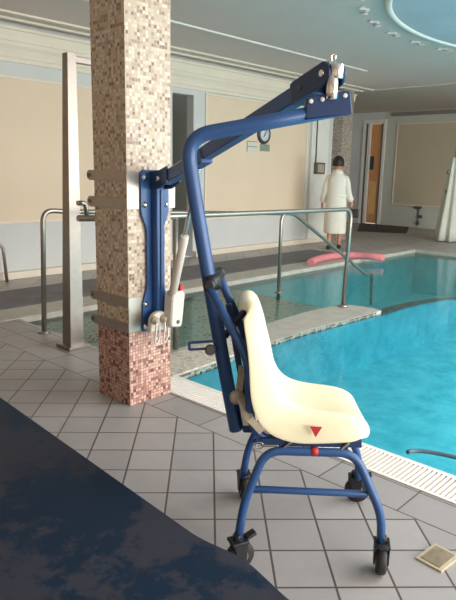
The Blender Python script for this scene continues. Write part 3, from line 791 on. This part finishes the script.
# ------------------------------------------------------------------ steel frame behind the column
fr = thing('steel_portal', 'tall stainless steel post with top bar behind the mosaic column', 'steel frame', W(2.5, -3.99, 0))
for u in (2.5, 3.2):
    b = MB()
    b.grid([[W(u+dx_+a*h_, -3.99+dx_*1.07+c_*h_, z) for a, c_ in ((-1, -1), (1, -1), (1, 1), (-1, 1))] for z, h_, dx_ in ((0.02, 0.059, 0.0), (2.18, 0.034, 0.03))], True, True, True, smooth=False)
    p = b.build('post', M['steel_dark'], fr)
    if u < 3:
        b = MB(); b.ubox(u-0.095, u+0.095, -4.085, -3.895, 0.0, 0.03, 0.004); b.build('base_plate', M['steel_dark'], p)
    else:
        b = MB(); b.ubox(u-0.095, u+0.095, -4.085, -3.895, -0.165, 0.03, 0.004); b.build('base_plate', M['steel_dark'], p)
b = MB(); b.ubox(2.55, 3.2, -3.982, -3.934, 2.12, 2.165, 0.004); b.build('top_bar', M['steel_dark'], fr)

# handrails into the pool
far = thing('pool_handrail', 'long stainless handrail that slopes down into the water beside the poolside matting', 'handrail', W(2.55, -4.515, 0))
b = MB()
b.tube(fillet([W(2.55, -4.515, 0.0), W(2.575, -4.495, 1.04), W(2.78, -4.49, 1.02), W(5.75, -4.32, 0.905), W(7.53, -4.35, -0.02), W(7.72, -4.35, -0.02), W(7.75, -4.35, -0.5)], [0.14, 0.1, 0.1, 0.08, 0.06], 7), 0.021, 12)
b.build('rail', M['steel'], far)
b = MB(); b.tube(fillet([W(5.52, -4.33, -0.12), W(5.52, -4.33, 0.92), W(5.8, -4.32, 0.905)], 0.12, 7), 0.021, 12); b.build('post', M['steel'], far)
for p_ in (W(2.55, -4.515, 0.0), W(5.52, -4.33, -0.02)):
    b = MB(); b.lathe([(0.05, 0), (0.05, 0.012), (0.025, 0.02)], p_, Z, 16); b.build('flange', M['steel'], far)
near = thing('pool_handrail', 'nearer stainless handrail whose bent end post stands on the pale dividing ledge', 'handrail', W(5.41, -3.365, 0))
b = MB()
b.tube(fillet([W(2.275, -3.41, 1.075), W(2.265, -3.41, 1.158), W(2.205, -3.41, 1.158)], 0.04, 5), 0.017, 10)
b.tube(fillet([W(2.205, -3.41, 1.06), W(2.6, -3.40, 1.045), W(5.46, -3.365, 1.02), W(5.41, -3.365, 0.0)], [0.05, 0.12], 7), 0.021, 12)
b.build('rail', M['steel'], near)
b = MB(); b.tube([W(3.05, -3.40, 1.03), W(3.05, -3.40, 0.0)], 0.021, 12); b.build('post', M['steel'], near)
b = MB(); b.lathe([(0.05, -0.01), (0.05, 0.008), (0.025, 0.016)], W(5.41, -3.365, 0.0), Z, 16); b.build('flange', M['steel'], near)
sp = thing('wall_rail', 'short low steel rail against the left wall at the far left', 'rail', W(3.43, -6.9, 0))
b = MB(); b.tube(fillet([W(3.43, -6.9, 0), W(3.40, -6.9, 0.46), W(2.6, -6.9, 0.46), W(2.58, -6.9, 0)], 0.06, 5), 0.02, 10); b.build('tube', M['steel'], sp)

# poolside things
tag(MB().ubox(1.6, 9.0, -6.37, -5.56, 0, 0.012, 0.003).build('rubber_walkway_mat', M['dark_rubber'], loc=W(5, -5.9, 0)), 'long dark grey rubber matting strip along the far side of the pool', 'mat')
b = MB(); zc = 0.067
b.tube(fillet([W(7.36, -5.19, zc), W(7.85, -5.36, zc), W(8.38, -5.36, zc), W(8.66, -5.16, zc), W(8.70, -4.72, zc)], 0.3, 6), 0.055, 14)
tag(b.build('pool_noodle', M['pink'], loc=W(8.6, -5.4, 0)), 'bent pink foam noodle lying on the far pool edge', 'pool noodle')
b = MB(); hc = []
for k in range(25):
    a = PI*0.0 + PI*1.15*k/24; hc.append(W(2.76+0.15*math.sin(a), -1.30+0.48-0.48*math.cos(a)*0.95, WL+0.014))
b.tube(hc, 0.011, 10)
tag(b.build('hose', M['hose'], loc=W(2.8, -1.0, WL)), 'grey hose arc floating at the near pool edge by the grating', 'hose')
# floor drain
dcn = W(2.0, -0.775, 0)
dr = thing('drain_cover', 'square brass floor drain cover in the grey tiles at lower right', 'drain cover', dcn)
dx = Vector((0.731, -0.45, 0)).normalized(); dx = Vector((math.cos(math.radians(42)), math.sin(math.radians(42)), 0)); dy = Vector((-dx.y, dx.x, 0))
ce = Vector((0.792, 1.966, 0))
b = MB(); b.box(ce+Z*0.003, (dx, dy, Z), (0.068, 0.052, 0.004), None, 0.001); b.build('rim', M['brass_pale'], dr)
b = MB(); b.box(ce+Z*0.0075, (dx, dy, Z), (0.054, 0.038, 0.002)); b.build('grate', M['brass'], dr)
for i in range(5):
    pass
# rug by the far door
b = MB(); b.prism([W(15.1, -9.0, 0.008), W(15.1, -7.5, 0.008), W(13.5, -6.75, 0.008), W(12.9, -7.75, 0.008)], UP, 0.016, 0.004)
tag(b.build('door_rug', M['rug'], loc=W(14.1, -7.9, 0)), 'dark brown rug on the floor in front of the orange wooden door', 'rug')

# wall things
cl = thing('wall_clock', 'round wall clock with dark rim and pale face on the left wall', 'clock', W(8.44, VL, 2.03))
b = MB(); b.lathe([(0.115, 0.008), (0.115, 0.04), (0.135, 0.05), (0.165, 0.04), (0.175, 0.008)], W(8.44, VL, 2.03), UV_V, 32); rim = b.build('rim', M['clock_rim'], cl)
b = MB(); b.lathe([(0.005, 0.0), (0.005, 0.046), (0.118, 0.044), (0.118, 0.01)], W(8.44, VL, 2.03), UV_V, 32); face = b.build('face', M['clock_face'], cl)
for a, l in ((0.5, 0.09), (-2.4, 0.065)):
    b = MB(); b.bar(W(8.44, VL+0.052, 2.03), W(8.44+l*math.sin(a), VL+0.052, 2.03+l*math.cos(a)), 0.004, 0.012, UV_V, 0.0); b.build('hand', M['black'], cl)
nt = thing('wall_notice', 'white paper notice on the left wall, lower left of the clock', 'notice', W(8.13, VL+0.01, 1.8))
b = MB(); b.ubox(7.99, 8.28, VL+0.008, VL+0.014, 1.70, 1.90); b.build('sheet', M['paper'], nt)
b = MB()
for z in (1.885, 1.80): b.ubox(8.0, 8.27, VL+0.014, VL+0.017, z, z+0.012)
b.ubox(8.0, 8.015, VL+0.014, VL+0.017, 1.72, 1.88); b.build('printed_border', M['dark_trim'], nt)
nt = thing('wall_notice', 'small greenish printed notice on the left wall right under the clock', 'notice', W(8.49, VL+0.01, 1.8))
b = MB(); b.ubox(8.35, 8.62, VL+0.008, VL+0.014, 1.74, 1.86); b.build('sheet', M['print'], nt)
bx = thing('wall_box', 'small grey box on the white pilaster beside the far mosaic column', 'wall box', W(10.1, VL+0.06, 1.47))
b = MB(); b.ubox(9.94, 10.25, VL+0.06, VL+0.12, 1.36, 1.58, 0.01); b.build('casing', M['hub'], bx)
b = MB(); b.ubox(9.99, 10.2, VL+0.12, VL+0.126, 1.39, 1.55); b.build('cover', plain('tan_plastic', rgb(170, 156, 136), 0.5), bx)
b = MB(); b.tube([W(9.98, VL+0.075, 1.58), W(9.98, VL+0.075, 2.6)], 0.012, 8); b.build('conduit', M['hub'], bx)
tp = thing('wall_tap', 'small dark tap with a short pipe on the back wall under the beige panel', 'tap', W(UB-0.05, -7.3, 0.3))
b = MB(); b.tube([W(UB-0.02, -7.31, 0.56), W(UB-0.02, -7.31, 0.02)], 0.014, 8); b.build('pipe', M['hub'], tp)
b = MB(); b.ubox(UB-0.06, UB-0.002, -7.43, -7.23, 0.50, 0.57, 0.006); b.build('pipe_bracket', M['hub'], tp)
b = MB(); b.ubox(UB-0.07, UB-0.01, -7.30, -7.19, 0.26, 0.34, 0.008); b.build('valve', M['hub'], tp)
b = MB(); b.ubox(UB-0.07, UB-0.01, -7.33, -7.25, 0.08, 0.17, 0.008); b.build('valve', M['hub'], tp)
# cloth hanging at the right edge
dp = thing('hanging_cloth', 'pale cloth hanging to the floor at the far right edge on dark hooks', 'cloth', W(12.65, -5.42, 0))
rows = []
for i in range(9):
    s = i/8; z = 1.75*(1-s)+0.02*s; r_ = 0.09+0.17*s
    rows.append([W(12.65, -5.36, z)+Vector((math.cos(a), math.sin(a), 0))*(r_*(1+0.18*math.sin(a*7+i*0.2))) for a in [2*PI*k/56 for k in range(56)]])
b = MB(); b.grid(rows, True, True, True); b.build('drape', M['drape'], dp)
b = MB(); b.tube([W(12.65, -5.36, 0.0), W(12.65, -5.36, 1.95)], 0.02, 10); b.build('stand_pole', M['steel'], dp)
for z in (1.45, 1.05):
    b = MB(); b.ball(W(12.62, -5.48, z)+Vector((-0.03, -0.1, 0)), 0.045); b.build('hook', M['dark_trim'], dp)

# ceiling medallion
md_ = thing('ceiling_medallion', 'oval pale blue ceiling medallion with a white plaster rim and scrolls', 'ceiling medallion', W(7.35, -2.46, ZC))
def ell(a, b_, z, n=72): return [W(7.35+a*math.cos(2*PI*k/n), -2.46+b_*math.sin(2*PI*k/n), z) for k in range(n)]
b = MB(); b.prism(ell(2.18, 1.2, ZC-0.006), UP, 0.012); b.build('painted_field', M['sky_paint'], md_)
b = MB(); b.grid([ell(2.14, 1.15, ZC), ell(2.15, 1.16, ZC-0.025), ell(2.18, 1.19, ZC-0.035), ell(2.21, 1.22, ZC-0.025), ell(2.22, 1.23, ZC)], True); b.build('rim', M['white'], md_)
for k in range(24):
    a = 2*PI*k/24 + 0.13
    b = MB(); c0 = W(7.35+2.42*math.cos(a), -2.46+1.43*math.sin(a), ZC-0.004)
    tg = Vector((-2.42*math.sin(a), 1.43*math.cos(a), 0)).normalized(); tg = UV_U*tg.x+UV_V*tg.y; no = Vector((-tg.y, tg.x, 0))
    for s in (-1, 1):
        sp_ = [c0+tg*s*(0.15-0.12*q)+no*(0.07*math.sin(q*4.2)*(1-0.4*q)) for q in [j/9 for j in range(10)]]
        b.tube(sp_, [0.006+0.010*math.sin(PI*j/9) for j in range(10)], 6)
    b.ball(c0, 0.03, 8, (1, 1, 0.6))
    b.build('scroll', M['ceiling'], md_)

# ------------------------------------------------------------------ person in a white robe, walking away
PX = Vector((1.955, 11.2, 0))
per = thing('person', 'person in a long white robe seen from behind walking beside the pool', 'person', PX)
fw = Vector((0.25, 0.97, 0)).normalized(); rg = Vector((fw.y, -fw.x, 0))
def PP(r, f, z): return PX + rg*r + fw*f + Z*z
def skin(name, verts, edges, root, mat, parent, sub=2):
    base = wloc(parent)
    me = bpy.data.meshes.new(name); bm = bmesh.new()
    lay = bm.verts.layers.skin.verify(); vs = []
    for i, (p, r_) in enumerate(verts):
        v = bm.verts.new(p-base); v[lay].radius = (r_, r_) if isinstance(r_, float) else r_
        v[lay].use_root = (i == root); vs.append(v)
    for a, c in edges: bm.edges.new((vs[a], vs[c]))
    bm.to_mesh(me); bm.free(); me.materials.append(mat)
    o = bpy.data.objects.new(name, me); C.objects.link(o); o.parent = parent
    m = o.modifiers.new('skin', 'SKIN'); m.use_smooth_shade = True
    m = o.modifiers.new('sub', 'SUBSURF'); m.levels = 1; m.render_levels = sub
    return o
V_, E2 = [], []
def add(p, r_, prev=None):
    V_.append((p, r_)); i = len(V_)-1
    if prev is not None: E2.append((prev, i))
    return i
pel = add(PP(0, 0, 0.88), 0.13)
wst = add(PP(0, 0, 1.02), 0.12, pel); che = add(PP(0, 0.0, 1.22), 0.135, wst); nk0 = add(PP(0, 0.0, 1.36), 0.06, che)
nk1 = add(PP(0, 0.02, 1.42), 0.05, nk0); hd0 = add(PP(0.0, 0.035, 1.48), 0.072, nk1); hd1 = add(PP(0.0, 0.03, 1.555), 0.085, hd0); hd2 = add(PP(0, 0.02, 1.62), 0.06, hd1)
hands = []
for s in (-1, 1):
    hp_ = add(PP(0.085*s, 0, 0.82), 0.085, pel)
    ph = 0.10 if s > 0 else -0.10
    kn = add(PP(0.085*s, 0.05+ph*0.5, 0.46), 0.052, hp_); cf = add(PP(0.085*s, ph*0.6, 0.33), 0.05, kn); an = add(PP(0.085*s, ph-0.02, 0.09), 0.033, cf)
    he = add(PP(0.085*s, ph-0.02, 0.045), 0.034, an); add(PP(0.09*s, ph+0.10, 0.032), 0.028, he)
    sh = add(PP(0.15*s, 0, 1.30), 0.06, che)
    el = add(PP(0.205*s, -0.03, 1.05), 0.042, sh)
    dz = 0.06 if s > 0 else 0.0
    wr = add(PP(0.255*s+(0.02 if s > 0 else 0), 0.06, 0.83+dz), 0.026, el)
    pm = add(PP(0.262*s+(0.025 if s > 0 else 0), 0.075, 0.765+dz), 0.030, wr)
    hx = 0.262*s+(0.025 if s > 0 else 0)
    for q, ln in enumerate((0.07, 0.082, 0.076, 0.058)):
        f0 = 0.05+0.018*q
        a = add(PP(hx, f0, 0.735+dz), 0.0095, pm); c = add(PP(hx-0.006*s, f0, 0.735+dz-ln*0.55), 0.0088, a); add(PP(hx-0.028*s, f0, 0.735+dz-ln*0.95), 0.008, c)
    th = add(PP(hx-0.018*s, 0.045, 0.765+dz), 0.011, pm); add(PP(hx-0.035*s, 0.05, 0.72+dz), 0.0095, th)
    hands.append((hx, 0.08, 0.70))
skin('body', V_, E2, pel, M['skin'], per)
# robe
rows = []
for z, rx, ry in ((0.295, 0.195, 0.19), (0.32, 0.205, 0.20), (0.55, 0.20, 0.185), (0.80, 0.195, 0.175), (0.95, 0.18, 0.165), (1.08, 0.175, 0.155), (1.22, 0.185, 0.155), (1.30, 0.18, 0.14), (1.355, 0.14, 0.11), (1.39, 0.085, 0.085), (1.44, 0.075, 0.075)):
    row = []
    for k in range(40):
        a = 2*PI*k/40; fold = 0.03*math.sin(a*6+z*2)*max(0, (1.1-z))
        row.append(PP(rx*(1+fold)*math.cos(a), ry*(1+fold)*math.sin(a)-0.005, z))
    rows.append(row)
b = MB(); b.grid(rows, True)
for s in (-1, 1):
    x2 = 0.02 if s > 0 else 0
    b.tube([PP(0.12*s, 0, 1.335), PP(0.158*s, 0, 1.29), PP(0.192*s, -0.02, 1.15), PP(0.21*s, -0.03, 1.03), PP((0.236+x2*0.6)*s, 0.02, 0.92), PP((0.257+x2)*s, 0.055, 0.845+(0.05 if s > 0 else 0))], [0.05, 0.068, 0.064, 0.062, 0.062, 0.062], 16)
rb = b.build('robe', M['towel'], per)
m_ = rb.modifiers.new('u', 'SUBSURF'); m_.levels = 1; m_.render_levels = 1
b = MB(); b.grid([[PP(r_*math.cos(2*PI*k/30), r_*0.82*math.sin(2*PI*k/30)-0.005, z) for k in range(30)] for r_, z in ((0.193, 0.955), (0.2, 0.965), (0.2, 0.995), (0.192, 1.005))], True); b.build('belt', M['towel'], rb)
b = MB(); b.grid([[PP(r_*math.cos(2*PI*k/24), r_*math.sin(2*PI*k/24), z-0.02*math.sin(2*PI*k/24)) for k in range(24)] for r_, z in ((0.10, 1.37), (0.105, 1.39), (0.088, 1.43), (0.078, 1.425))], True); b.build('collar', M['towel'], rb)
# hair cap leaves the face free
rows = []
for i in range(10):
    th = 0.1 + i/9*1.95
    row = []
    for k in range(24):
        a = 2*PI*k/24; front = max(0, math.sin(a))
        t2 = min(th, 2.05-1.0*front)
        rr = 0.118*(1+0.025*math.sin(a*9+i*1.7))
        row.append(PP(rr*0.93*math.sin(t2)*math.cos(a), rr*1.06*math.sin(t2)*math.sin(a)+0.012, 1.565+rr*1.1*math.cos(t2)))
    rows.append(row)
b = MB(); b.grid(rows, True, True, False); hr = b.build('hair', M['hair'], per)
b = MB(); b.ball(PP(0, 0.125, 1.53), 0.016, 8, (0.8, 1.2, 1.3)); b.build('nose', M['skin'], per)
for s in (-1, 1):
    b = MB(); b.ball(PP(0.032*s, 0.108, 1.555), 0.011, 8); b.build('eye', M['white'], per)
    b = MB(); b.ball(PP(0.088*s, 0.02, 1.535), 0.024, 8, (0.5, 0.8, 1.2)); b.build('ear', M['skin'], per)
b = MB(); b.ball(PP(0, 0.112, 1.495), 0.02, 8, (1.2, 0.4, 0.35)); b.build('mouth', plain('lips', rgb(168, 92, 84), 0.5), per)
for s, ph in ((-1, -0.10), (1, 0.10)):
    b = MB()
    rows = []
    for f_, hw, ht in ((-0.075, 0.02, 0.05), (-0.06, 0.034, 0.075), (0.0, 0.036, 0.07), (0.06, 0.042, 0.05), (0.11, 0.04, 0.04), (0.145, 0.02, 0.028)):
        rows.append([PP(0.088*s+hw*math.cos(2*PI*k/12), ph+f_-0.02+0.02, max(0.0, ht*0.5+ht*0.55*math.sin(2*PI*k/12))) for k in range(12)])
    b.grid(rows, True, True, True); b.build('shoe', M['shoe'], per)
hx, hf, hz_ = hands[1]
bg = thing('handbag', 'small black bag carried in the right hand of the person in white', 'bag', PP(hx, hf, 0.5))
b = MB(); b.box(PP(hx+0.06, hf+0.0, 0.66), (rg, fw, Z), (0.075, 0.11, 0.075), 0.85, 0.02); b.build('bag_body', M['shoe'], bg)
b = MB(); b.tube([PP(hx+0.0, hf-0.06, 0.720), PP(hx-0.012, hf-0.045, 0.765), PP(hx-0.014, hf, 0.775), PP(hx-0.012, hf+0.045, 0.765), PP(hx+0.0, hf+0.06, 0.720)], 0.006, 8); b.build('handle', M['shoe'], bg)

# ------------------------------------------------------------------ light
w = bpy.data.worlds.new('daylight'); SC.world = w; w.use_nodes = True
nt_ = w.node_tree; bgn = nt_.nodes['Background']
bgn.inputs[0].default_value = (0.92, 0.96, 1.0, 1); bgn.inputs[1].default_value = 0.55
def area(name, loc, tgt, sx, sy, power, col):
    l = bpy.data.lights.new(name, 'AREA'); l.shape = 'RECTANGLE'; l.size = sx; l.size_y = sy; l.energy = power; l.color = col
    o = bpy.data.objects.new(name, l); C.objects.link(o); o.location = loc
    o.rotation_euler = (Vector(tgt)-Vector(loc)).to_track_quat('-Z', 'Y').to_euler(); return o
for i, (u0, u1) in enumerate(((0.0, 3.2), (3.6, 6.8), (7.2, 10.2))):
    area('window_daylight', W((u0+u1)/2, VR+0.12, 1.55), W((u0+u1)/2, VR-3, 1.4), u1-u0, 2.3, 300, (1.0, 0.97, 0.93))
fill_l = area('added_pool_fill', W((SK[0]+SK[1])/2, (SK[2]+SK[3])/2, 3.42), W((SK[0]+SK[1])/2, (SK[2]+SK[3])/2, 0), SK[3]-SK[2], SK[1]-SK[0], 760, (0.97, 0.98, 1.0))  # added overhead lamp that brightens the pool
fill_l.rotation_euler = (0, 0, AU+PI/2)

SC.view_settings.view_transform = 'Standard'; SC.view_settings.look = 'None'
SC.view_settings.gamma = 1.0; SC.view_settings.exposure = -0.04
SC.cycles.max_bounces = 10; SC.cycles.diffuse_bounces = 6; SC.cycles.transparent_max_bounces = 12
